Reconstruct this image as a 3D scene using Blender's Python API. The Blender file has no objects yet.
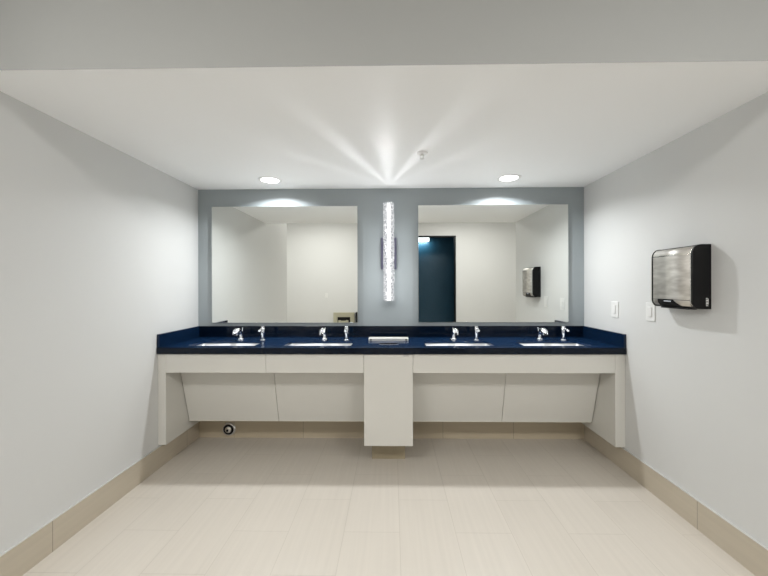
import bpy, bmesh, math, random
from mathutils import Vector, Matrix
random.seed(4)
C = bpy.context.scene.collection
R = math.radians
PI = math.pi

# ------------------------------------------------------------------ helpers
def link(o, parent=None):
    C.objects.link(o)
    if parent is not None:
        o.parent = parent
    return o

def tag(o, label=None, cat=None, group=None, kind=None):
    if label: o['label'] = label
    if cat: o['category'] = cat
    if group: o['group'] = group
    if kind: o['kind'] = kind
    return o

def thing(name, label, cat, loc=(0, 0, 0), rz=0, group=None):
    o = bpy.data.objects.new(name, None)
    o.empty_display_size = .05
    o.location = loc
    o.rotation_euler = (0, 0, rz)
    link(o)
    return tag(o, label, cat, group)

def obj(name, bm, m, parent=None, smooth=False, loc=None):
    me = bpy.data.meshes.new(name)
    bmesh.ops.recalc_face_normals(bm, faces=bm.faces[:])
    bm.to_mesh(me)
    bm.free()
    if smooth:
        for p in me.polygons: p.use_smooth = True
        try: me.set_sharp_from_angle(angle=R(38))
        except Exception: pass
    for mm in (m if isinstance(m, (list, tuple)) else [m]):
        me.materials.append(mm)
    o = bpy.data.objects.new(name, me)
    if loc: o.location = loc
    return link(o, parent)

def copy_tree(o, parent=None):
    c = o.copy()
    link(c)
    c.parent = parent
    for ch in list(o.children):
        copy_tree(ch, c)
    return c

def box(bm, x0, x1, y0, y1, z0, z1, bev=0, seg=2, mi=0):
    b = bmesh.new()
    bmesh.ops.create_cube(b, size=1)
    for v in b.verts:
        v.co = Vector(((x0 + x1) / 2 + v.co.x * (x1 - x0), (y0 + y1) / 2 + v.co.y * (y1 - y0), (z0 + z1) / 2 + v.co.z * (z1 - z0)))
    if bev:
        bmesh.ops.bevel(b, geom=b.edges[:], offset=bev, segments=seg, affect='EDGES', profile=.5)
    merge(bm, b, mi)
    return bm

def merge(bm, b, mi=0):
    vm = [bm.verts.new(v.co) for v in b.verts]
    b.verts.index_update()
    for f in b.faces:
        nf = bm.faces.new([vm[v.index] for v in f.verts])
        nf.material_index = mi
    b.free()

def B(x0, x1, y0, y1, z0, z1, bev=0, seg=2):
    return box(bmesh.new(), x0, x1, y0, y1, z0, z1, bev, seg)

def lathe(bm, prof, c=(0, 0, 0), axis='Z', n=32, mi=0, cap=True):
    """prof: list of (radius, height) from bottom to top"""
    rings = []
    for r, h in prof:
        ring = []
        for i in range(n):
            a = 2 * PI * i / n
            p = (r * math.cos(a), r * math.sin(a), h)
            if axis == 'Y': p = (p[0], h, p[1])
            if axis == 'X': p = (h, p[0], p[1])
            ring.append(bm.verts.new(Vector(p) + Vector(c)))
        rings.append(ring)
    for a, b in zip(rings, rings[1:]):
        for i in range(n):
            f = bm.faces.new((a[i], a[(i + 1) % n], b[(i + 1) % n], b[i]))
            f.material_index = mi
    if cap:
        for ring in (rings[0], rings[-1]):
            f = bm.faces.new(ring)
            f.material_index = mi
    return bm

def tube(bm, pts, rad, n=16, mi=0):
    """tube through pts (in a YZ plane or free), with a radius per point"""
    pts = [Vector(p) for p in pts]
    if not isinstance(rad, (list, tuple)): rad = [rad] * len(pts)
    rings = []
    up = Vector((1, 0, 0))
    for i, p in enumerate(pts):
        t = (pts[min(i + 1, len(pts) - 1)] - pts[max(i - 1, 0)]).normalized()
        u = up - t * up.dot(t)
        if u.length < 1e-4: u = Vector((0, 1, 0))
        u.normalize()
        w = t.cross(u)
        rings.append([bm.verts.new(p + rad[i] * (u * math.cos(2 * PI * k / n) + w * math.sin(2 * PI * k / n))) for k in range(n)])
    for a, b in zip(rings, rings[1:]):
        for i in range(n):
            f = bm.faces.new((a[i], a[(i + 1) % n], b[(i + 1) % n], b[i]))
            f.material_index = mi
    for ring in (rings[0], rings[-1]):
        f = bm.faces.new(ring)
        f.material_index = mi
    return bm

def prism(bm, poly, a0, a1, axis='X', mi=0):
    """poly: 2-D outline; extruded along axis from a0 to a1"""
    def P(u, v, a):
        return (a, u, v) if axis == 'X' else (u, a, v) if axis == 'Y' else (u, v, a)
    lo = [bm.verts.new(P(u, v, a0)) for u, v in poly]
    hi = [bm.verts.new(P(u, v, a1)) for u, v in poly]
    n = len(poly)
    fs = [bm.faces.new(lo), bm.faces.new(hi)]
    for i in range(n):
        fs.append(bm.faces.new((lo[i], lo[(i + 1) % n], hi[(i + 1) % n], hi[i])))
    for f in fs: f.material_index = mi
    return bm

def slab(xs, ys, holes, z0, z1, swap=None):
    """grid slab with rectangular holes; swap maps (a, b, c) to world"""
    bm = bmesh.new()
    xs = sorted(set(xs)); ys = sorted(set(ys))
    W = swap or (lambda a, b, c: (a, b, c))
    def solid(i, j):
        if i < 0 or j < 0 or i >= len(xs) - 1 or j >= len(ys) - 1: return False
        cx = (xs[i] + xs[i + 1]) / 2; cy = (ys[j] + ys[j + 1]) / 2
        return not any(h[0] < cx < h[1] and h[2] < cy < h[3] for h in holes)
    def q(*p): bm.faces.new([bm.verts.new(W(*k)) for k in p])
    for i in range(len(xs) - 1):
        for j in range(len(ys) - 1):
            if not solid(i, j): continue
            a, b, c, d = xs[i], xs[i + 1], ys[j], ys[j + 1]
            q((a, c, z1), (b, c, z1), (b, d, z1), (a, d, z1))
            q((a, c, z0), (a, d, z0), (b, d, z0), (b, c, z0))
            if not solid(i - 1, j): q((a, c, z0), (a, c, z1), (a, d, z1), (a, d, z0))
            if not solid(i + 1, j): q((b, c, z0), (b, d, z0), (b, d, z1), (b, c, z1))
            if not solid(i, j - 1): q((a, c, z0), (b, c, z0), (b, c, z1), (a, c, z1))
            if not solid(i, j + 1): q((a, d, z0), (a, d, z1), (b, d, z1), (b, d, z0))
    bmesh.ops.remove_doubles(bm, verts=bm.verts[:], dist=1e-5)
    return bm

# ------------------------------------------------------------------ materials
def mat(name, col, rough=.5, metal=0, spec=.5, bump=None, var=None, coat=0, **k):
    """principled material; var=(scale, amount) adds soft colour variation, bump=(scale, strength, distance)"""
    m = bpy.data.materials.new(name); m.use_nodes = True
    nt = m.node_tree; N = nt.nodes; L = nt.links
    p = N['Principled BSDF']
    p.inputs['Base Color'].default_value = (*col, 1)
    p.inputs['Roughness'].default_value = rough
    p.inputs['Metallic'].default_value = metal
    p.inputs['Specular IOR Level'].default_value = spec
    p.inputs['Coat Weight'].default_value = coat
    tc = N.new('ShaderNodeTexCoord')
    if var:
        n = N.new('ShaderNodeTexNoise'); n.inputs['Scale'].default_value = var[0]; n.inputs['Detail'].default_value = 4
        L.new(tc.outputs['Object'], n.inputs['Vector'])
        mx = N.new('ShaderNodeMix'); mx.data_type = 'RGBA'
        mx.inputs[6].default_value = (*[c * (1 - var[1]) for c in col], 1)
        mx.inputs[7].default_value = (*[min(1, c * (1 + var[1])) for c in col], 1)
        L.new(n.outputs['Fac'], mx.inputs[0]); L.new(mx.outputs[2], p.inputs['Base Color'])
    if bump:
        n = N.new('ShaderNodeTexNoise'); n.inputs['Scale'].default_value = bump[0]; n.inputs['Detail'].default_value = 3
        L.new(tc.outputs['Object'], n.inputs['Vector'])
        b = N.new('ShaderNodeBump'); b.inputs['Strength'].default_value = bump[1]; b.inputs['Distance'].default_value = bump[2]
        L.new(n.outputs['Fac'], b.inputs['Height']); L.new(b.outputs['Normal'], p.inputs['Normal'])
    return m

def emis(name, col, s):
    m = bpy.data.materials.new(name); m.use_nodes = True
    N = m.node_tree.nodes; L = m.node_tree.links
    N.clear()
    e = N.new('ShaderNodeEmission'); e.inputs[0].default_value = (*col, 1); e.inputs[1].default_value = s
    o = N.new('ShaderNodeOutputMaterial'); L.new(e.outputs[0], o.inputs[0])
    return m

def tile_mat(name, c1, c2, cm, axis, uw, vw, u0, v0, offset=.5, rough=.35, streak=.03):
    """large porcelain plank tiles. axis: which object coords run along and across the tile"""
    m = bpy.data.materials.new(name); m.use_nodes = True
    N = m.node_tree.nodes; L = m.node_tree.links
    p = N['Principled BSDF']; p.inputs['Roughness'].default_value = rough
    tc = N.new('ShaderNodeTexCoord'); sp = N.new('ShaderNodeSeparateXYZ'); cb = N.new('ShaderNodeCombineXYZ')
    L.new(tc.outputs['Object'], sp.inputs[0])
    for k, (ax, off) in enumerate(zip(axis, (u0, v0))):
        s = N.new('ShaderNodeMath'); s.operation = 'SUBTRACT'; s.inputs[1].default_value = off
        L.new(sp.outputs['XYZ'.index(ax)], s.inputs[0]); L.new(s.outputs[0], cb.inputs[k])
    br = N.new('ShaderNodeTexBrick')
    br.offset = offset; br.offset_frequency = 2; br.squash = 1
    br.inputs['Scale'].default_value = 1
    br.inputs['Brick Width'].default_value = uw
    br.inputs['Row Height'].default_value = vw
    br.inputs['Mortar Size'].default_value = .0022
    br.inputs['Mortar Smooth'].default_value = .3
    br.inputs['Color1'].default_value = (*c1, 1); br.inputs['Color2'].default_value = (*c2, 1); br.inputs['Mortar'].default_value = (*cm, 1)
    L.new(cb.outputs[0], br.inputs['Vector'])
    # fine streaks running along the tile
    mp = N.new('ShaderNodeMapping'); mp.inputs['Scale'].default_value = (1.2, 38, 1)
    L.new(cb.outputs[0], mp.inputs[0])
    n = N.new('ShaderNodeTexNoise'); n.inputs['Scale'].default_value = 1; n.inputs['Detail'].default_value = 5
    L.new(mp.outputs[0], n.inputs['Vector'])
    mr = N.new('ShaderNodeMapRange'); mr.inputs[1].default_value = .3; mr.inputs[2].default_value = .7
    mr.inputs[3].default_value = 1 - streak; mr.inputs[4].default_value = 1 + streak
    L.new(n.outputs['Fac'], mr.inputs[0])
    mu = N.new('ShaderNodeVectorMath'); mu.operation = 'MULTIPLY'
    L.new(br.outputs['Color'], mu.inputs[0]); L.new(mr.outputs[0], mu.inputs[1])
    L.new(mu.outputs[0], p.inputs['Base Color'])
    b = N.new('ShaderNodeBump'); b.inputs['Strength'].default_value = .3; b.inputs['Distance'].default_value = .001; b.invert = True
    L.new(br.outputs['Fac'], b.inputs['Height']); L.new(b.outputs['Normal'], p.inputs['Normal'])
    return m

M = {}
M['wall'] = mat('wall_paint', (.615, .618, .61), .55, bump=(180, .12, .001), var=(1.2, .02))
M['accent'] = mat('accent_wall_paint', (.31, .345, .36), .5, bump=(180, .12, .001), var=(1.5, .02))
M['ceil'] = mat('ceiling_paint', (.93, .94, .945), .7, bump=(160, .1, .001))
M['bulk'] = mat('bulkhead_paint_shaded', (.355, .36, .35), .7, bump=(160, .1, .001))  # shade of the obliquely lit face is put into this darker colour
M['floor'] = tile_mat('floor_tile', (.55, .508, .45), (.538, .496, .438), (.465, .425, .37), 'YX', .60, .325, 1.97, .04)
M['base_side'] = tile_mat('baseboard_tile_side', (.51, .45, .36), (.49, .435, .345), (.24, .215, .17), 'YZ', 1.2, .5, 1.802, -.1, 0, .4)
M['base_right'] = tile_mat('baseboard_tile_right', (.51, .45, .36), (.49, .435, .345), (.24, .215, .17), 'YZ', 1.2, .5, 2.015, -.1, 0, .4)
M['base_back'] = tile_mat('baseboard_tile_back', (.50, .43, .32), (.48, .41, .30), (.24, .215, .17), 'XZ', .66, .5, .474, -.1, 0, .4)
M['trim'] = mat('trim_metal', (.70, .70, .68), .35, .5)
M['lam'] = mat('cabinet_laminate', (.63, .62, .58), .42, var=(3, .015))
M['lam_edge'] = mat('cabinet_edge', (.66, .64, .57), .4)
M['kick'] = mat('plinth_panel', (.33, .28, .19), .5, var=(6, .08))
M['chrome'] = mat('chrome', (.86, .87, .9), .12, 1)
M['steel'] = None
M['black'] = mat('black_plastic', (.003, .003, .0035), .5, spec=.25)
M['dark'] = mat('dark_void', (.006, .006, .008), .6)
M['white'] = mat('white_ceramic', (.88, .88, .87), .12, coat=.4)
M['plate'] = mat('white_switch_plastic', (.70, .70, .69), .35)
M['wmetal'] = mat('white_enamel', (.8, .8, .79), .35)
M['tray'] = mat('pale_satin_steel', (.80, .80, .77), .35, .35)
M['purple'] = mat('bracket_grey', (.12, .12, .18), .35, .3)
M['mirror'] = mat('mirror_silver', (.86, .875, .845), .0, 1)
M['medge'] = mat('mirror_polished_edge', (.75, .78, .76), .15, .9)
M['navywall'] = mat('navy_paint', (.010, .055, .095), .4, bump=(9, .2, .01))
M['tansteel'] = mat('dispenser_steel', (.52, .50, .38), .35, .6)

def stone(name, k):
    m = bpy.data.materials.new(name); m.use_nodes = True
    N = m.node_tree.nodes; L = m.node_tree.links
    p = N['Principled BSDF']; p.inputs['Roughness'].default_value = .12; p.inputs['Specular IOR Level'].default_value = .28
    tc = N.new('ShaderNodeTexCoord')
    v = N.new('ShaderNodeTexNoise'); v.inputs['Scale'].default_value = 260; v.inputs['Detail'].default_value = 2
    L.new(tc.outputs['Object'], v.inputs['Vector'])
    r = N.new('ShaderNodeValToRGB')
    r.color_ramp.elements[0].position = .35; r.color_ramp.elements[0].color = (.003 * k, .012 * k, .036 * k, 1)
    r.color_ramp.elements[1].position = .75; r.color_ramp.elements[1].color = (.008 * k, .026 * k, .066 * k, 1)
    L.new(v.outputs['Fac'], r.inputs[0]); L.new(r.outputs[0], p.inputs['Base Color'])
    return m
M['stone'] = stone('navy_quartz_lit', 1.25); M['stone_half_shaded'] = stone('navy_quartz_half_shaded', .8); M['stone_shaded'] = stone('navy_quartz_shaded', .28)  # same stone thrice: lit top and shaded upright faces put into the colour

def steel():
    m = bpy.data.materials.new('brushed_steel'); m.use_nodes = True
    N = m.node_tree.nodes; L = m.node_tree.links
    p = N['Principled BSDF']; p.inputs['Metallic'].default_value = 1
    tc = N.new('ShaderNodeTexCoord'); mp = N.new('ShaderNodeMapping')
    mp.inputs['Scale'].default_value = (6, 5, 130)
    L.new(tc.outputs['Object'], mp.inputs[0])
    n = N.new('ShaderNodeTexNoise'); n.inputs['Scale'].default_value = 1; n.inputs['Detail'].default_value = 3
    L.new(mp.outputs[0], n.inputs['Vector'])
    n2 = N.new('ShaderNodeTexNoise'); n2.inputs['Scale'].default_value = 1; n2.inputs['Detail'].default_value = 2
    mp2 = N.new('ShaderNodeMapping'); mp2.inputs['Scale'].default_value = (6, 9, 30); mp2.inputs['Rotation'].default_value = (.25, 0, 0)
    L.new(tc.outputs['Object'], mp2.inputs[0]); L.new(mp2.outputs[0], n2.inputs['Vector'])
    r = N.new('ShaderNodeValToRGB')
    r.color_ramp.elements[0].position = .3; r.color_ramp.elements[0].color = (.46, .435, .40, 1)
    r.color_ramp.elements[1].position = .72; r.color_ramp.elements[1].color = (.74, .72, .68, 1)
    L.new(n2.outputs['Fac'], r.inputs[0]); L.new(r.outputs[0], p.inputs['Base Color'])
    p.inputs['Roughness'].default_value = .45
    b = N.new('ShaderNodeBump'); b.inputs['Strength'].default_value = .15; b.inputs['Distance'].default_value = .001
    L.new(n.outputs['Fac'], b.inputs['Height']); L.new(b.outputs['Normal'], p.inputs['Normal'])
    return m
M['steel'] = steel()
M['steel_rim'] = mat('polished_steel', (.80, .79, .76), .2, 1)

def crystal():
    m = bpy.data.materials.new('crinkled_glass'); m.use_nodes = True
    N = m.node_tree.nodes; L = m.node_tree.links
    N.clear()
    tc = N.new('ShaderNodeTexCoord')
    v = N.new('ShaderNodeTexVoronoi'); v.inputs['Scale'].default_value = 42; v.feature = 'DISTANCE_TO_EDGE'
    L.new(tc.outputs['Object'], v.inputs['Vector'])
    nz = N.new('ShaderNodeTexNoise'); nz.inputs['Scale'].default_value = 45; nz.inputs['Detail'].default_value = 3
    L.new(tc.outputs['Object'], nz.inputs['Vector'])
    r = N.new('ShaderNodeValToRGB')
    r.color_ramp.elements[0].position = .0; r.color_ramp.elements[0].color = (1, 1, 1, 1)
    r.color_ramp.elements[1].position = .22; r.color_ramp.elements[1].color = (.10, .11, .14, 1)
    e = r.color_ramp.elements.new(.45); e.color = (.75, .78, .8, 1)
    L.new(v.outputs['Distance'], r.inputs[0])
    mul = N.new('ShaderNodeMix'); mul.data_type = 'RGBA'; mul.blend_type = 'MULTIPLY'; mul.inputs[0].default_value = .35
    L.new(r.outputs[0], mul.inputs[6]); L.new(nz.outputs['Fac'], mul.inputs[7])
    em = N.new('ShaderNodeEmission'); em.inputs[1].default_value = 1.5; L.new(mul.outputs[2], em.inputs[0])
    tr = N.new('ShaderNodeBsdfTransparent')
    gl = N.new('ShaderNodeBsdfGlossy'); gl.inputs['Roughness'].default_value = .1
    a = N.new('ShaderNodeMixShader'); a.inputs[0].default_value = .18
    L.new(em.outputs[0], a.inputs[1]); L.new(gl.outputs[0], a.inputs[2])
    b = N.new('ShaderNodeMixShader')
    mr = N.new('ShaderNodeMapRange'); mr.inputs[1].default_value = .35; mr.inputs[2].default_value = .65; mr.inputs[3].default_value = .45; mr.inputs[4].default_value = .95
    L.new(nz.outputs['Fac'], mr.inputs[0]); L.new(mr.outputs[0], b.inputs[0])
    L.new(tr.outputs[0], b.inputs[1]); L.new(a.outputs[0], b.inputs[2])
    o = N.new('ShaderNodeOutputMaterial'); L.new(b.outputs[0], o.inputs[0])
    return m
M['crystal'] = crystal()
M['rod'] = emis('lamp_core', (1, 1, 1), 5)
M['lens'] = emis('downlight_lens', (1, .99, .97), 9)
M['diffuser'] = emis('ceiling_light_diffuser', (1, .98, .95), 2.5)
M['strip'] = emis('strip_light_diffuser', (.95, 1, 1), 4)
M['display'] = emis('display_marks', (.8, .85, .9), .9)

# ------------------------------------------------------------------ dimensions
XL, XR = -1.852, 1.800          # alcove side walls
YB = 3.200                      # accent wall behind the mirrors
ZC = 2.361                      # alcove ceiling
YS = 1.420                      # bulkhead, where the alcove ceiling ends
YR = -2.0                       # rear wall of the room behind the camera
HZ = 3.15                       # high ceiling behind the bulkhead
HL, HR = -3.7, 3.8
YLE = .45                       # left wall ends here, the room widens

def struct(name, bm, m, parent=None):
    return tag(obj(name, bm, m, parent), kind='structure')

# ------------------------------------------------------------------ room shell
struct('floor', B(HL - .1, HR + .1, YR - 1.3, YB + .1, -.1, 0), M['floor'])
struct('wall_back', B(XL - .12, XR + .12, YB, YB + .12, 0, ZC + .12), M['accent'])
struct('wall_left', B(XL - .12, XL, YLE, YB, 0, HZ), M['wall'])
struct('wall_right', B(XR, XR + .12, YS, YB, 0, HZ), M['wall'])
struct('ceiling', B(XL, XR, YS, YB, ZC, ZC + .12), M['ceil'])
# the bulkhead face that looks into the high part of the room (its underside runs on as the alcove ceiling)
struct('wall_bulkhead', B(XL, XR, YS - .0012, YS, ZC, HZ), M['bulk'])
struct('ceiling', B(HL - .1, HR + .1, YR - .1, YS, HZ, HZ + .1), M['ceil'])
struct('wall_left_return', B(HL, XL - .12, YLE, YLE + .12, 0, HZ), M['wall'])
struct('wall_right_return', B(XR + .12, HR, YS, YS + .12, 0, HZ), M['wall'])
struct('wall_left_hall', B(HL - .1, HL, YR, YLE + .12, 0, HZ), M['wall'])
struct('wall_right_hall', B(HR, HR + .1, YR, YS + .12, 0, HZ), M['wall'])
DX0, DX1, DZ = .55, 1.57, 2.68
struct('wall_rear', slab([HL - .1, DX0, DX1, HR + .1], [0, DZ, HZ], [(DX0, DX1, 0, DZ)], YR - .12, YR,
       lambda a, b, c: (a, c, b)), M['wall'])
# navy room seen through the doorway
struct('wall_doorway', slab([DX0 - .25, DX1 + .25], [0, DZ + .3], [], YR - 1.22, YR - 1.12, lambda a, b, c: (a, c, b)), M['navywall'])
bm = bmesh.new()
box(bm, DX0 - .30, DX0 - .25, YR - 1.12, YR - .12, 0, DZ + .3)
box(bm, DX1 + .25, DX1 + .30, YR - 1.12, YR - .12, 0, DZ + .3)
box(bm, DX0 - .30, DX1 + .30, YR - 1.12, YR - .12, DZ + .3, DZ + .35)
struct('wall_doorway_side', bm, M['navywall'])
bm = bmesh.new()
box(bm, DX0, DX0 + .03, YR - .125, YR + .012, 0, DZ)
box(bm, DX1 - .03, DX1, YR - .125, YR + .012, 0, DZ)
box(bm, DX0 + .03, DX1 - .03, YR - .125, YR + .012, DZ - .03, DZ)
struct('door_1', bm, M['black'])

# tiled baseboards with a thin metal edge
BH = .168
def baseboard(side, bm, m, cap):
    o = struct('baseboard_' + side, bm, m)
    tag(obj('edge_trim', cap, M['trim'], o), kind='structure')
baseboard('left', B(XL, XL + .010, YLE, YB, 0, BH), M['base_side'], B(XL, XL + .012, YLE, YB, BH, BH + .004))
baseboard('right', B(XR - .010, XR, YS, YB, 0, BH), M['base_right'], B(XR - .012, XR, YS, YB, BH, BH + .004))
baseboard('back', B(XL + .010, XR - .010, YB - .010, YB, 0, BH), M['base_back'], B(XL + .012, XR - .012, YB - .012, YB, BH, BH + .004))

# ------------------------------------------------------------------ mirrors
def mirror(x0, x1, z0, z1, label):
    t = thing('wall_mirror', label, 'mirror', ((x0 + x1) / 2, YB, z0))
    w = (x1 - x0) / 2; h = z1 - z0
    obj('backing', B(-w + .004, w - .004, -.012, 0, .004, h - .004), M['dark'], t)
    bm = slab([-w, -w + .003, w - .003, w], [0, .003, h - .003, h], [(-w + .003, w - .003, .003, h - .003)], -.0185, -.0115,
              lambda a, b, c: (a, c, b))
    obj('polished_edge', bm, M['medge'], t)
    obj('mirror_glass', B(-w + .003, w - .003, -.018, -.012, .003, h - .003), M['mirror'], t)
    return t
mirror(-1.712, -.326, 1.091, 2.193, 'large frameless wall mirror left of the crystal light, above the left pair of sinks')
mirror(.245, 1.645, 1.094, 2.196, 'large frameless wall mirror right of the crystal light, reflecting the dark doorway and hand dryer')

# ------------------------------------------------------------------ countertop
CF = 2.624; CT = .955; CU = .905
sinks = [(-1.662, -1.118), (-.880, -.334), (.270, .818), (1.054, 1.598)]
SY0, SY1 = 2.722, 2.955
slot = (-.106, .048, 2.782, 2.862)
holes = [(a, b, SY0, SY1) for a, b in sinks] + [slot]
xs = [XL, XR] + [v for h in holes for v in h[:2]]
ys = [CF + .02, YB] + [v for h in holes for v in h[2:]]
ct = thing('countertop', 'long polished navy blue stone vanity countertop running wall to wall with four sink cut-outs', 'countertop', (0, 0, 0))
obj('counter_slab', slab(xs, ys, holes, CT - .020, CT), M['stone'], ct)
obj('front_edge', B(XL, XR, CF, CF + .02, CU, CT, .0015, 1), M['stone_shaded'], ct)
ST = 1.060
tag(obj('backsplash', B(XL + .02, XR - .02, YB - .022, YB, CT, ST, .0015, 1), M['stone_shaded']),
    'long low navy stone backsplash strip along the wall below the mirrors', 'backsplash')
tag(obj('side_splash', B(XL, XL + .02, CF + .004, YB, CT, ST, .0015, 1), M['stone_half_shaded']),
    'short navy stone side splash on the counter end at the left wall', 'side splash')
tag(obj('side_splash', B(XR - .02, XR, CF + .004, YB, CT, ST, .0015, 1), M['stone_half_shaded']),
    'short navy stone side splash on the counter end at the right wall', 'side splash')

# ------------------------------------------------------------------ sinks
def make_sink(w):
    t = thing('undermount_sink', 'x', 'sink', (0, 0, CT - .022))
    d = SY1 - SY0 + .01
    b = bmesh.new()
    bmesh.ops.create_cube(b, size=1)
    for v in b.verts:
        v.co = Vector((v.co.x * w, v.co.y * d, -.0625 + v.co.z * .125))
    top = [f for f in b.faces if f.normal.z > .9]
    vert = [e for e in b.edges if abs(e.verts[0].co.z - e.verts[1].co.z) > .1]
    low = [e for e in b.edges if e.verts[0].co.z < -.1 and e.verts[1].co.z < -.1]
    bmesh.ops.delete(b, geom=top, context='FACES')
    bmesh.ops.bevel(b, geom=[e for e in vert + low if e.is_valid], offset=.028, segments=5, affect='EDGES', profile=.5)
    o = obj('basin', b, M['white'], t, True)
    s = o.modifiers.new('thickness', 'SOLIDIFY'); s.thickness = .009; s.offset = 1
    obj('drain', lathe(bmesh.new(), [(.026, 0), (.026, .003), (.020, .004), (.018, .002)], (0, .01, -.1245)), M['chrome'], t, True)
    return t
sl = ['white rectangular undermount sink nearest the left wall', 'white rectangular undermount sink just left of the central steel tray',
      'white rectangular undermount sink just right of the central steel tray', 'white rectangular undermount sink nearest the right wall']
s0 = make_sink(.546 + .01)
for i, (a, b) in enumerate(sinks):
    s = s0 if i == 0 else copy_tree(s0)
    s.location = ((a + b) / 2, (SY0 + SY1) / 2, CT - .0215)
    tag(s, sl[i], 'sink', 'undermount sinks in the vanity counter')

# ------------------------------------------------------------------ faucets
def make_faucet():
    t = thing('faucet', 'x', 'faucet')
    obj('base_flange', lathe(bmesh.new(), [(.030, 0), (.030, .004), (.026, .009), (.019, .013)]), M['chrome'], t, True)
    pts = [(0, 0, .008), (0, .002, .030), (0, .000, .052), (0, -.010, .074), (0, -.030, .091), (0, -.056, .097), (0, -.078, .092)]
    obj('spout_body', tube(bmesh.new(), pts, [.020, .018, .0165, .016, .017, .020, .023], 24), M['chrome'], t, True)
    pts = [(0, -.070, .095), (0, -.084, .093), (0, -.102, .085), (0, -.116, .074), (0, -.124, .066)]
    h = obj('spout_head', tube(bmesh.new(), pts, [.021, .0275, .030, .027, .021], 24), M['chrome'], t, True)
    obj('aerator', tube(bmesh.new(), [(0, -.1238, .0662), (0, -.128, .062)], [.014, .013], 20), M['dark'], h)
    bm = tube(bmesh.new(), [(0, .020, .060), (0, .034, .095)], [.0035, .003], 10)
    lathe(bm, [(.003, .095), (.007, .099), (.007, .105), (.003, .109)], (0, .035, 0), n=14)
    obj('lift_rod', bm, M['chrome'], t, True)
    return t
f0 = make_faucet()
fl = ['chrome curved faucet with a bulbous head behind the sink nearest the left wall',
      'chrome curved faucet with a bulbous head behind the second sink, left of the central tray',
      'chrome curved faucet with a bulbous head behind the third sink, right of the central tray',
      'chrome curved faucet with a bulbous head behind the sink nearest the right wall']
for i, x in enumerate((-1.378, -.614, .552, 1.322)):
    f = f0 if i == 0 else copy_tree(f0)
    f.location = (x, 3.055, CT); f.scale = (.94, .94, .93)
    tag(f, fl[i], 'faucet', 'chrome faucets along the vanity')

def make_soap():
    t = thing('soap_dispenser', 'x', 'soap dispenser')
    obj('base_flange', lathe(bmesh.new(), [(.025, 0), (.025, .004), (.020, .008), (.013, .012)]), M['chrome'], t, True)
    obj('post', lathe(bmesh.new(), [(.012, .008), (.011, .030), (.012, .045), (.0165, .058), (.0165, .118), (.014, .122)], n=28), M['chrome'], t, True)
    n = obj('nozzle', tube(bmesh.new(), [(0, -.012, .104), (0, -.045, .108), (0, -.070, .107), (0, -.082, .099)], [.008, .0075, .0085, .0095], 16), M['chrome'], t, True)
    obj('pump_cap', lathe(bmesh.new(), [(.012, .120), (.0155, .123), (.0155, .130), (.013, .133)], n=28), M['chrome'], t, True)
    return t
d0 = make_soap()
dl = ['slim chrome soap dispenser post to the right of the faucet nearest the left wall',
      'slim chrome soap dispenser post right of the second faucet, left of the central tray',
      'slim chrome soap dispenser post right of the third faucet, below the dark doorway reflection',
      'slim chrome soap dispenser post right of the faucet nearest the right wall']
for i, x in enumerate((-1.158, -.408, .745, 1.508)):
    d = d0 if i == 0 else copy_tree(d0)
    d.location = (x, 3.005, CT); d.scale = (1, 1, .93)
    tag(d, dl[i], 'soap dispenser', 'chrome soap dispensers along the vanity')

# ------------------------------------------------------------------ steel tray and waste slot in the middle of the counter
t = thing('steel_tray', 'low stainless steel tray standing on the countertop between the two middle sinks', 'tray', (-.034, 2.972, CT))
bm = bmesh.new()
box(bm, -.176, .176, 0, .075, 0, .006, .001, 1)
box(bm, -.176, .176, 0, .005, .004, .014, .001, 1)
box(bm, -.176, .176, .070, .075, .004, .022, .001, 1)
box(bm, -.176, -.171, 0, .075, .004, .018, .001, 1)
box(bm, .171, .176, 0, .075, .004, .018, .001, 1)
obj('tray_body', bm, M['tray'], t)
obj('rolled_rim', B(-.178, .178, -.004, .004, .013, .020, .002, 2), M['tray'], t)
for s in (-1, 1):
    bm = lathe(bmesh.new(), [(.004, -.005), (.007, -.004), (.007, -.001)], (s * .155, 0, .009), 'Y', 14)
    obj('corner_screw', bm, M['black'], t, True)
t = thing('waste_chute', 'dark waste slot with steel lip cut in the counter before the tray', 'waste slot', (-.029, 2.822, CT))
w, h = .076, .039
bm = bmesh.new()
for a in ((-w, -w + .002, -h, h), (w - .002, w, -h, h), (-w, w, -h, -h + .002), (-w, w, h - .002, h)):
    box(bm, a[0], a[1], a[2], a[3], -.09, -.001)
box(bm, -w, w, -h, h, -.092, -.090)
obj('chute_liner', bm, M['dark'], t)
obj('front_lip', B(-w - .004, w + .004, -h - .008, -h, .0004, .003, .0006, 1), M['steel_rim'], t)

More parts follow.
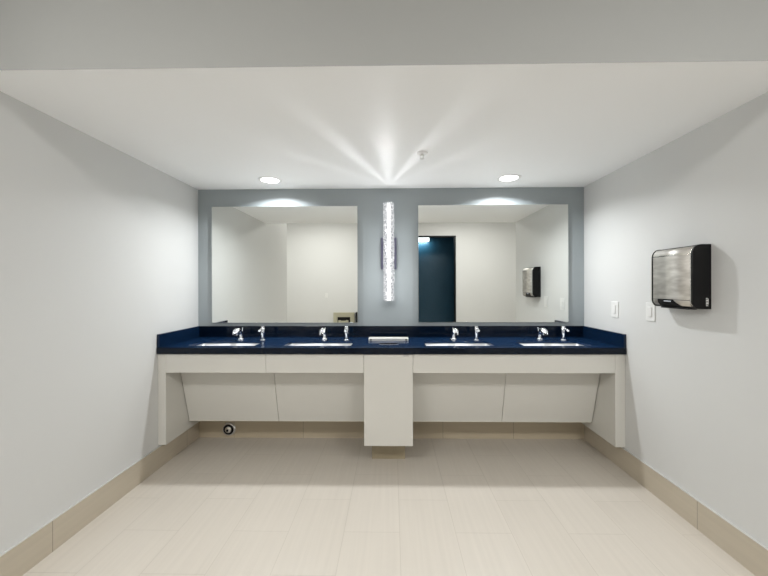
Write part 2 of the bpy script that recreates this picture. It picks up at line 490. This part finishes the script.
# ------------------------------------------------------------------ vanity bases
FZ = 2.640       # front plane of aprons
def vanity(x0, x1, seam, side, label):
    """side=-1: end panel at the left, +1: at the right"""
    t = thing('vanity_base', label, 'vanity', ((x0 + x1) / 2, FZ, .18))
    ox, oy, oz = (x0 + x1) / 2, FZ, .18
    def b(name, a0, a1, b0, b1, c0, c1, m=M['lam'], bev=.0012):
        return obj(name, B(a0 - ox, a1 - ox, b0 - oy, b1 - oy, c0 - oz, c1 - oz, bev, 1), m, t)
    inx = x0 + .062 if side < 0 else x1 - .077
    if side < 0:
        b('end_panel', x0 + .001, inx, FZ, YB - .016, .184, CU - .001)
        a0, a1 = inx, x1
    else:
        b('end_panel', inx, x1 - .001, FZ, YB - .016, .184, CU - .001)
        a0, a1 = x0, inx
    g = .0011
    if side < 0:
        b('front_apron', a0 + g, seam - g, FZ, FZ + .018, .756, CU - .001)
        b('front_apron', seam + g, a1 - g, FZ, FZ + .018, .756, CU - .001)
    else:
        b('front_apron', a0 + g, a1 - g, FZ, FZ + .018, .756, CU - .001)
    # sloping knee panels
    def prof(z): return 2.94 - (z - .262) * (.12 / .448)
    for p, q in ((a0 + (.007 if side < 0 else .002), seam - .002), (seam + .002, a1 - (.007 if side > 0 else .002))):
        poly = [(prof(.262) - oy, .262 - oz), (prof(.775) - oy, .775 - oz), (prof(.775) + .018 - oy, .775 - oz), (prof(.262) + .018 - oy, .262 - oz)]
        bm = prism(bmesh.new(), poly, p - ox, q - ox, 'X')
        k = obj('knee_panel', bm, M['lam'], t)
        obj('panel_lip', B(p - ox, q - ox, prof(.262) - .001 - oy, prof(.262) + .019 - oy, .257 - oz, .2618 - oz), M['lam_edge'], k)
    bt = obj('bottom_panel', B(a0 + .002 - ox, a1 - .002 - ox, 2.960 - oy, YB - .02 - oy, .262 - oz, .280 - oz), M['lam'], t)
    return t
vanity(XL, -.224, -.994, -1, 'off-white vanity base with sloping knee panels under the two left sinks')
vanity(.160, XR, .944, 1, 'off-white vanity base with sloping knee panels under the two right sinks')

# centre waste cabinet
t = thing('waste_cabinet', 'narrow tall off-white cabinet hanging under the counter between the two vanity bases', 'cabinet', (-.032, FZ, .187))
W = .1905
obj('cabinet_box', B(-W + .003, W - .003, .016, YB - .02 - FZ, .001, .575, .001, 1), M['lam'], t)
dr = obj('door', B(-W, W, -.004, .014, 0, .714, .0015, 1), M['lam'], t)
obj('latch', B(.118, .160, -.010, -.004, .7005, .711, .001, 1), M['chrome'], dr)
obj('cabinet_rail', B(-W + .003, W - .003, .016, .034, .66, .713), M['lam'], t)
for a, b in ((-W + .003, -W + .019), (W - .019, W - .003)):
    obj('cabinet_side', B(a, b, .034, YB - .03 - FZ, .575, .713), M['lam'], t)
t = tag(obj('plinth_block', B(-.172, .104, 2.806, YB - .013, 0, .187, .002, 1), M['kick']),
        'short tan plinth block under the narrow centre cabinet', 'plinth')

# ------------------------------------------------------------------ pipe stub in the back baseboard
t = thing('pipe_cleanout', 'round chrome pipe cover with a dark ring on the back baseboard under the left sink', 'pipe cover', (-1.553, YB - .010, .082))
obj('escutcheon', lathe(bmesh.new(), [(.064, 0), (.064, -.004), (.056, -.013), (.050, -.014), (.050, -.004)], axis='Y', n=36), M['chrome'], t, True)
obj('rubber_ring', lathe(bmesh.new(), [(.050, -.004), (.050, -.011), (.036, -.011), (.034, -.004)], axis='Y', n=36), M['black'], t, True)
cap = obj('cap', lathe(bmesh.new(), [(.034, -.003), (.034, -.012), (.028, -.026), (.012, -.031), (.006, -.031)], axis='Y', n=36), M['steel_rim'], t, True)
obj('bolt', lathe(bmesh.new(), [(.011, -.030), (.011, -.037), (.006, -.040)], (-.004, 0, -.004), axis='Y', n=6), M['black'], cap)

# ------------------------------------------------------------------ crystal wall light
LX, LZ0, LZ1, LY = -.031, 1.300, 2.205, 3.125
t = thing('wall_sconce', 'tall vertical crinkled-glass tube light glowing white between the two mirrors', 'wall light', (LX, YB, LZ0))
H = LZ1 - LZ0
bk = obj('back_plate', B(-.074, .072, -.022, 0, .295, .592, .004, 2), M['purple'], t)
obj('bracket_arm', B(-.018, .018, -.060, -.022, .42, .47, .002, 1), M['purple'], t)
bm = bmesh.new()
n, rows = 40, 150
rr = random.Random(8)
ring = []
for j in range(rows + 1):
    z = H * j / rows
    row = []
    for i in range(n):
        a = 2 * PI * i / n
        r = .050 + .0028 * math.sin(5 * a + z * 31) * math.sin(z * 57 + 2 * a) + rr.uniform(-.0016, .0016)
        if j in (0, rows): r = .047
        row.append(bm.verts.new((r * math.cos(a), r * math.sin(a) - .075 + .0, z)))
    ring.append(row)
for a, b in zip(ring, ring[1:]):
    for i in range(n):
        bm.faces.new((a[i], a[(i + 1) % n], b[(i + 1) % n], b[i]))
obj('glass_tube', bm, M['crystal'], t)
obj('lamp_core', lathe(bmesh.new(), [(.014, .004), (.014, H - .004)], (0, -.075, 0), n=20), M['rod'], t, True)
bm = lathe(bmesh.new(), [(.048, -.002), (.048, .003)], (0, -.075, 0), n=40)
obj('end_ring', bm, M['chrome'], t, True)

# ------------------------------------------------------------------ recessed downlights
for x, y, lab in ((-1.060, 2.924, 'round recessed downlight in the ceiling above the left mirror'),
                  (1.003, 2.915, 'round recessed downlight in the ceiling above the right mirror')):
    t = thing('recessed_downlight', lab, 'downlight', (x, y, ZC), group='recessed downlights in the alcove ceiling')
    obj('trim_ring', lathe(bmesh.new(), [(.072, -.002), (.082, -.006), (.098, -.004), (.100, 0), (.072, 0), (.072, -.002)], n=48, cap=False), M['wmetal'], t, True)
    obj('lens', lathe(bmesh.new(), [(.074, -.0045), (.074, -.001)], n=48), M['lens'], t)

# ------------------------------------------------------------------ sprinkler
t = thing('fire_sprinkler', 'small white fire sprinkler hanging from the ceiling near the light rays', 'sprinkler', (.209, 2.352, ZC))
obj('escutcheon', lathe(bmesh.new(), [(.016, -.010), (.036, -.007), (.041, 0)], n=32), M['wmetal'], t, True)
bm = lathe(bmesh.new(), [(.008, -.020), (.009, -.008)], n=16)
tube(bm, [(-.009, 0, -.014), (-.013, 0, -.026), (-.004, 0, -.040)], .002, 8)
tube(bm, [(.009, 0, -.014), (.013, 0, -.026), (.004, 0, -.040)], .002, 8)
obj('frame', bm, M['trim'], t, True)
obj('deflector', lathe(bmesh.new(), [(.016, -.042), (.016, -.040), (.004, -.038)], n=24), M['trim'], t, True)

# ------------------------------------------------------------------ hand dryer on the right wall
DY0, DY1, Z0, Z1 = 1.935, 2.240, 1.300, 1.668
t = thing('hand_dryer', 'brushed steel and black hand dryer mounted on the right wall', 'hand dryer', (XR, (DY0 + DY1) / 2, Z0))
hw = (DY1 - DY0) / 2; HH = Z1 - Z0
def dprof(dep, z0, z1, rt, rb, inset=0):
    """outline in (x, z): wall side at x=0, front at x=-dep"""
    p = [(0, z0)]
    for i in range(9):
        a = PI / 2 * i / 8
        p.append((-dep + rb - rb * math.sin(a), z0 + rb - rb * math.cos(a)))
    for i in range(9):
        a = PI / 2 * i / 8
        p.append((-dep + rt - rt * math.cos(a), z1 - rt + rt * math.sin(a)))
    p.append((0, z1))
    return p
def dpr(bm, dep, z0, z1, rt, rb, y0, y1, x_off=0):
    poly = dprof(dep, z0, z1, rt, rb)
    lo = [bm.verts.new((u + x_off, y0, v)) for u, v in poly]
    hi = [bm.verts.new((u + x_off, y1, v)) for u, v in poly]
    n = len(poly)
    bm.faces.new(lo); bm.faces.new(hi)
    for i in range(n): bm.faces.new((lo[i], lo[(i + 1) % n], hi[(i + 1) % n], hi[i]))
    return bm
# black housing, slightly larger than the steel shell at the two ends
bm = dpr(bmesh.new(), .103, 0, HH, .050, .040, -hw, -hw + .020)
obj('end_cap', bm, M['black'], t, True)
bm = dpr(bmesh.new(), .103, 0, HH, .050, .040, hw - .008, hw)
obj('end_cap', bm, M['black'], t, True)
obj('housing', dpr(bmesh.new(), .1015, .001, HH - .0015, .050, .040, -hw + .020, hw - .008), M['black'], t, True)
# steel wrap: front plus rolled top and bottom edges
poly = dprof(.1035, .004, HH - .002, .050, .040)[3:-4]
def wrap(pts, y0, y1, thick, name, m, par):
    bm = bmesh.new()
    a = [bm.verts.new((u, y0, v)) for u, v in pts]; b = [bm.verts.new((u, y1, v)) for u, v in pts]
    for i in range(len(pts) - 1): bm.faces.new((a[i], a[i + 1], b[i + 1], b[i]))
    o = obj(name, bm, m, par, True)
    s = o.modifiers.new('thickness', 'SOLIDIFY'); s.thickness = thick; s.offset = 0
    return o
front = [p for p in poly if .040 <= p[1] <= HH - .050 + .001]
cover = wrap(poly, -hw + .012, hw - .017, .002, 'steel_cover', M['steel'], t)
# bright rims
for y0, y1 in ((-hw + .010, -hw + .0135), (hw - .004, hw + .0005)):
    wrap([(u * 1.008 - .0004, v) for u, v in poly], y0, y1, .003, 'rim', M['tray'] if y1 > 0 else M['steel_rim'], t)
wrap([(-.1055, HH - .053), (-.1055, HH - .049)], -hw + .014, hw - .016, .001, 'crease', M['steel_rim'], t)
wrap([(-.1052, .047), (-.1052, .0495)], -hw + .014, hw - .016, .001, 'crease', M['black'], t)
# black sensor panel at the bottom of the front: wide at the top edge, stepping down to the right
def surf(z, off=.0022):
    rb = .040; dep = .1035
    if z >= .004 + rb: return -dep - off
    a = math.acos(max(-1, min(1, (rb - (z - .004)) / rb)))
    return -dep + rb - rb * math.sin(a) - off
bm = bmesh.new()
N_ = 40
prev = None
for i in range(N_ + 1):
    s = i / N_                                # 0 far end .. 1 near end
    y = hw - .055 - s * .225
    zt = .051 if s < .55 else .051 - .041 * min(1, (s - .50) / .25)
    col = []
    for k in range(9):
        z = .006 + (zt - .006) * k / 8
        col.append(bm.verts.new((surf(z), y, z)))
    if prev:
        for k in range(8): bm.faces.new((prev[k], prev[k + 1], col[k + 1], col[k]))
    prev = col
sp = obj('sensor_panel', bm, M['black'], t, True)
bm = bmesh.new()
for y, wd in ((.042, .008), (.030, .008), (.016, .013), (.000, .007)):
    box(bm, surf(.036) - .003, surf(.036) + .001, y - wd / 2, y + wd / 2, .0365, .041)
obj('display_marks', bm, M['display'], sp)
obj('air_outlet', B(-.085, -.030, -.10, .10, -.006, .002, .002, 1), M['dark'], t)
# small pale vertical mark on the near end
bm = bmesh.new()
for k, (a, b) in enumerate(((.018, .022), (.026, .029), (.031, .038), (.041, .044), (.047, .054), (.058, .063))):
    box(bm, -.030, -.018 - (.003 if k % 2 else 0), -hw - .0008, -hw + .0005, a, b)
box(bm, -.0185, -.0165, -hw - .0008, -hw + .0005, .026, .060)
obj('maker_mark', bm, M['plate'], t)

# ------------------------------------------------------------------ switches and outlet
def switch(y, z, label):
    t = thing('wall_switch', label, 'switch', (XR, y, z), group='white rocker switches on the right wall')
    obj('cover_plate', B(-.006, 0, -.041, .041, -.064, .064, .002, 2), M['plate'], t)
    r = obj('rocker', B(-.011, -.005, -.017, .017, -.034, .034, .0015, 1), M['plate'], t)
    for s in (-1, 1): obj('screw', lathe(bmesh.new(), [(.003, -.0068), (.003, -.0055)], (0, 0, s * .048), 'X', 10), M['trim'], t)
switch(2.757, 1.243, 'white rocker light switch on the right wall nearest the vanity')
switch(2.380, 1.251, 'white rocker light switch on the right wall directly below the hand dryer')

t = thing('power_outlet', 'small white outlet plate on the rear wall, seen in the left mirror', 'outlet', (-1.635, YR, 1.21))
obj('cover_plate', B(-.036, .036, 0, .006, -.058, .058, .002, 2), M['plate'], t)
for s in (-1, 1): obj('socket', B(-.014, .014, .005, .008, s * .022 - .013, s * .022 + .013, .001, 1), M['trim'], t)

# recessed steel towel dispenser on rear wall, low, seen at the corner of the left mirror
t = thing('towel_dispenser', 'tan steel towel unit on the rear wall, low in the left mirror', 'dispenser', (-1.205, YR, 0))
bm = slab([-.27, -.17, .15, .25], [0, .68, .79], [(-.17, .15, 0, .68)], 0, .05, lambda a, b, c: (-a, c, b))
obj('surround', bm, M['tansteel'], t)
obj('recess', B(-.15, .17, 0, .012, 0, .68), M['black'], t)
obj('towel_tray', B(-.13, .12, .012, .040, 0, .60, .003, 1), M['tansteel'], t)
obj('paper_slot', B(-.06, .06, .040, .043, .59, .65, .002, 1), M['black'], t)
t = tag(obj('waste_bin', B(-.90, -.80, YR, YR + .14, .0, .80, .01, 2), M['black']), 'narrow black panel bin on the rear wall beside the towel dispenser', 'bin')

# ------------------------------------------------------------------ lamps of the room
def area(name, loc, sx, sy, power, col=(1, 1, 1), rot=(0, 0, 0), spread=None, shape='RECTANGLE'):
    l = bpy.data.lights.new(name, 'AREA'); l.shape = shape; l.size = sx
    if shape == 'RECTANGLE': l.size_y = sy
    l.energy = power; l.color = col
    if spread: l.spread = spread
    o = bpy.data.objects.new(name, l); o.location = loc; o.rotation_euler = rot
    link(o); return o

for k, (x, y) in enumerate(((-1.7, -.5), (1.7, -.5))):
    t = thing('ceiling_light', ('flat rectangular ceiling light of the high room behind, left one', 'flat rectangular ceiling light of the high room behind, right one')[k], 'ceiling light', (x, y, HZ), group='ceiling lights behind the bulkhead')
    obj('frame', slab([-.62, -.60, .60, .62], [-.32, -.30, .30, .32], [(-.60, .60, -.30, .30)], -.04, 0), M['wmetal'], t)
    obj('diffuser', B(-.60, .60, -.30, .30, -.030, -.010), M['diffuser'], t)
    area('ceiling_light_lamp', (x, y, HZ - .045), 1.2, .6, 60, (1, .985, .96))

for x, y in ((-1.060, 2.924), (1.003, 2.915)):
    area('downlight_lamp', (x, y, ZC - .010), .09, .09, 15.5, (.95, .98, 1), spread=R(150), shape='DISK')

t = thing('strip_light', 'short white strip light glowing inside the dark doorway', 'strip light', (.62, YR - 1.12, 2.745))
obj('housing', B(-.30, .42, 0, .02, -.06, .05), M['wmetal'], t)
obj('diffuser', B(-.29, .41, .02, .07, -.055, .045, .01, 2), M['strip'], t)
area('strip_light_lamp', (.70, YR - .98, 2.70), .6, .06, 9, (.8, .95, 1), rot=(R(-35), 0, 0))

# crystal light: soft glow over its length plus the facetted beams its open top throws across the ceiling
for z in (1.36, 1.54, 1.72, 1.90):
    l = bpy.data.lights.new('sconce_glow', 'POINT'); l.energy = 1.1; l.shadow_soft_size = .05; l.color = (.97, .99, 1)
    o = bpy.data.objects.new('sconce_glow', l); o.location = (LX, LY - .075, z); link(o)
l = bpy.data.lights.new('sconce_beams', 'POINT'); l.energy = .45; l.shadow_soft_size = .004
l.use_nodes = True
nt = l.node_tree; N = nt.nodes; L = nt.links
em = N['Emission']
tc = N.new('ShaderNodeTexCoord'); sp = N.new('ShaderNodeSeparateXYZ'); L.new(tc.outputs['Normal'], sp.inputs[0])
at = N.new('ShaderNodeMath'); at.operation = 'ARCTAN2'
ng = N.new('ShaderNodeMath'); ng.operation = 'MULTIPLY'; ng.inputs[1].default_value = -1
L.new(sp.outputs[1], ng.inputs[0])
L.new(sp.outputs[0], at.inputs[0]); L.new(ng.outputs[0], at.inputs[1])   # angle from -Y, positive to +X
mr = N.new('ShaderNodeMapRange'); mr.inputs[1].default_value = -PI / 2; mr.inputs[2].default_value = PI / 2
L.new(at.outputs[0], mr.inputs[0])
rp = N.new('ShaderNodeValToRGB'); cr = rp.color_ramp; cr.interpolation = 'EASE'
beams = [(-75, .22, 5), (-58, .35, 6), (-41, .5, 7), (-18, .85, 6), (-1, .6, 8), (17, .85, 6), (37, .5, 7), (57, .38, 7), (74, .22, 5)]
while len(cr.elements) > 1: cr.elements.remove(cr.elements[-1])
cr.elements[0].position = 0; cr.elements[0].color = (0, 0, 0, 1)
lo = .14
e = cr.elements.new(.01); e.color = (0, 0, 0, 1)
for a, s, w in beams:
    for da, v in ((-w, lo), (0, s), (w, lo)):
        e = cr.elements.new((a + da + 90) / 180); e.color = (v, v, v, 1)
e = cr.elements.new(.99); e.color = (0, 0, 0, 1)
L.new(mr.outputs[0], rp.inputs[0])
up = N.new('ShaderNodeMapRange'); up.inputs[1].default_value = .02; up.inputs[2].default_value = .12
L.new(sp.outputs[2], up.inputs[0])
mm = N.new('ShaderNodeMath'); mm.operation = 'MULTIPLY'
L.new(rp.outputs[0], mm.inputs[0]); L.new(up.outputs[0], mm.inputs[1]); 
sq = N.new('ShaderNodeMath'); sq.operation = 'POWER'; sq.inputs[1].default_value = -2.5; L.new(sp.outputs[2], sq.inputs[0])
cl = N.new('ShaderNodeMath'); cl.operation = 'MINIMUM'; cl.inputs[1].default_value = 120; L.new(sq.outputs[0], cl.inputs[0])
m3 = N.new('ShaderNodeMath'); m3.operation = 'MULTIPLY'; L.new(mm.outputs[0], m3.inputs[0]); L.new(cl.outputs[0], m3.inputs[1])
L.new(m3.outputs[0], em.inputs['Strength'])
o = bpy.data.objects.new('sconce_beams', l); o.location = (LX, LY, 2.225); link(o)

w = bpy.data.worlds.new('world'); bpy.context.scene.world = w; w.use_nodes = True
w.node_tree.nodes['Background'].inputs[0].default_value = (.6, .62, .65, 1)
w.node_tree.nodes['Background'].inputs[1].default_value = .2

# ------------------------------------------------------------------ camera
cd = bpy.data.cameras.new('camera'); cam = bpy.data.objects.new('camera', cd); link(cam)
cd.sensor_width = 36; cd.lens = 36 * 338 / 768
cd.clip_start = .02
yaw, roll = .0155, -.0024
cam.location = (0, 0, 1.433)
cam.rotation_euler = (Matrix.Rotation(yaw, 3, 'Z') @ Matrix.Rotation(PI / 2, 3, 'X') @ Matrix.Rotation(roll, 3, 'Z')).to_euler()
cd.shift_x = -2.984 / 768; cd.shift_y = -1.598 / 768
sc = bpy.context.scene
sc.camera = cam
sc.view_settings.view_transform = 'Standard'
sc.view_settings.exposure = 0
sc.cycles.max_bounces = 10
sc.cycles.diffuse_bounces = 6
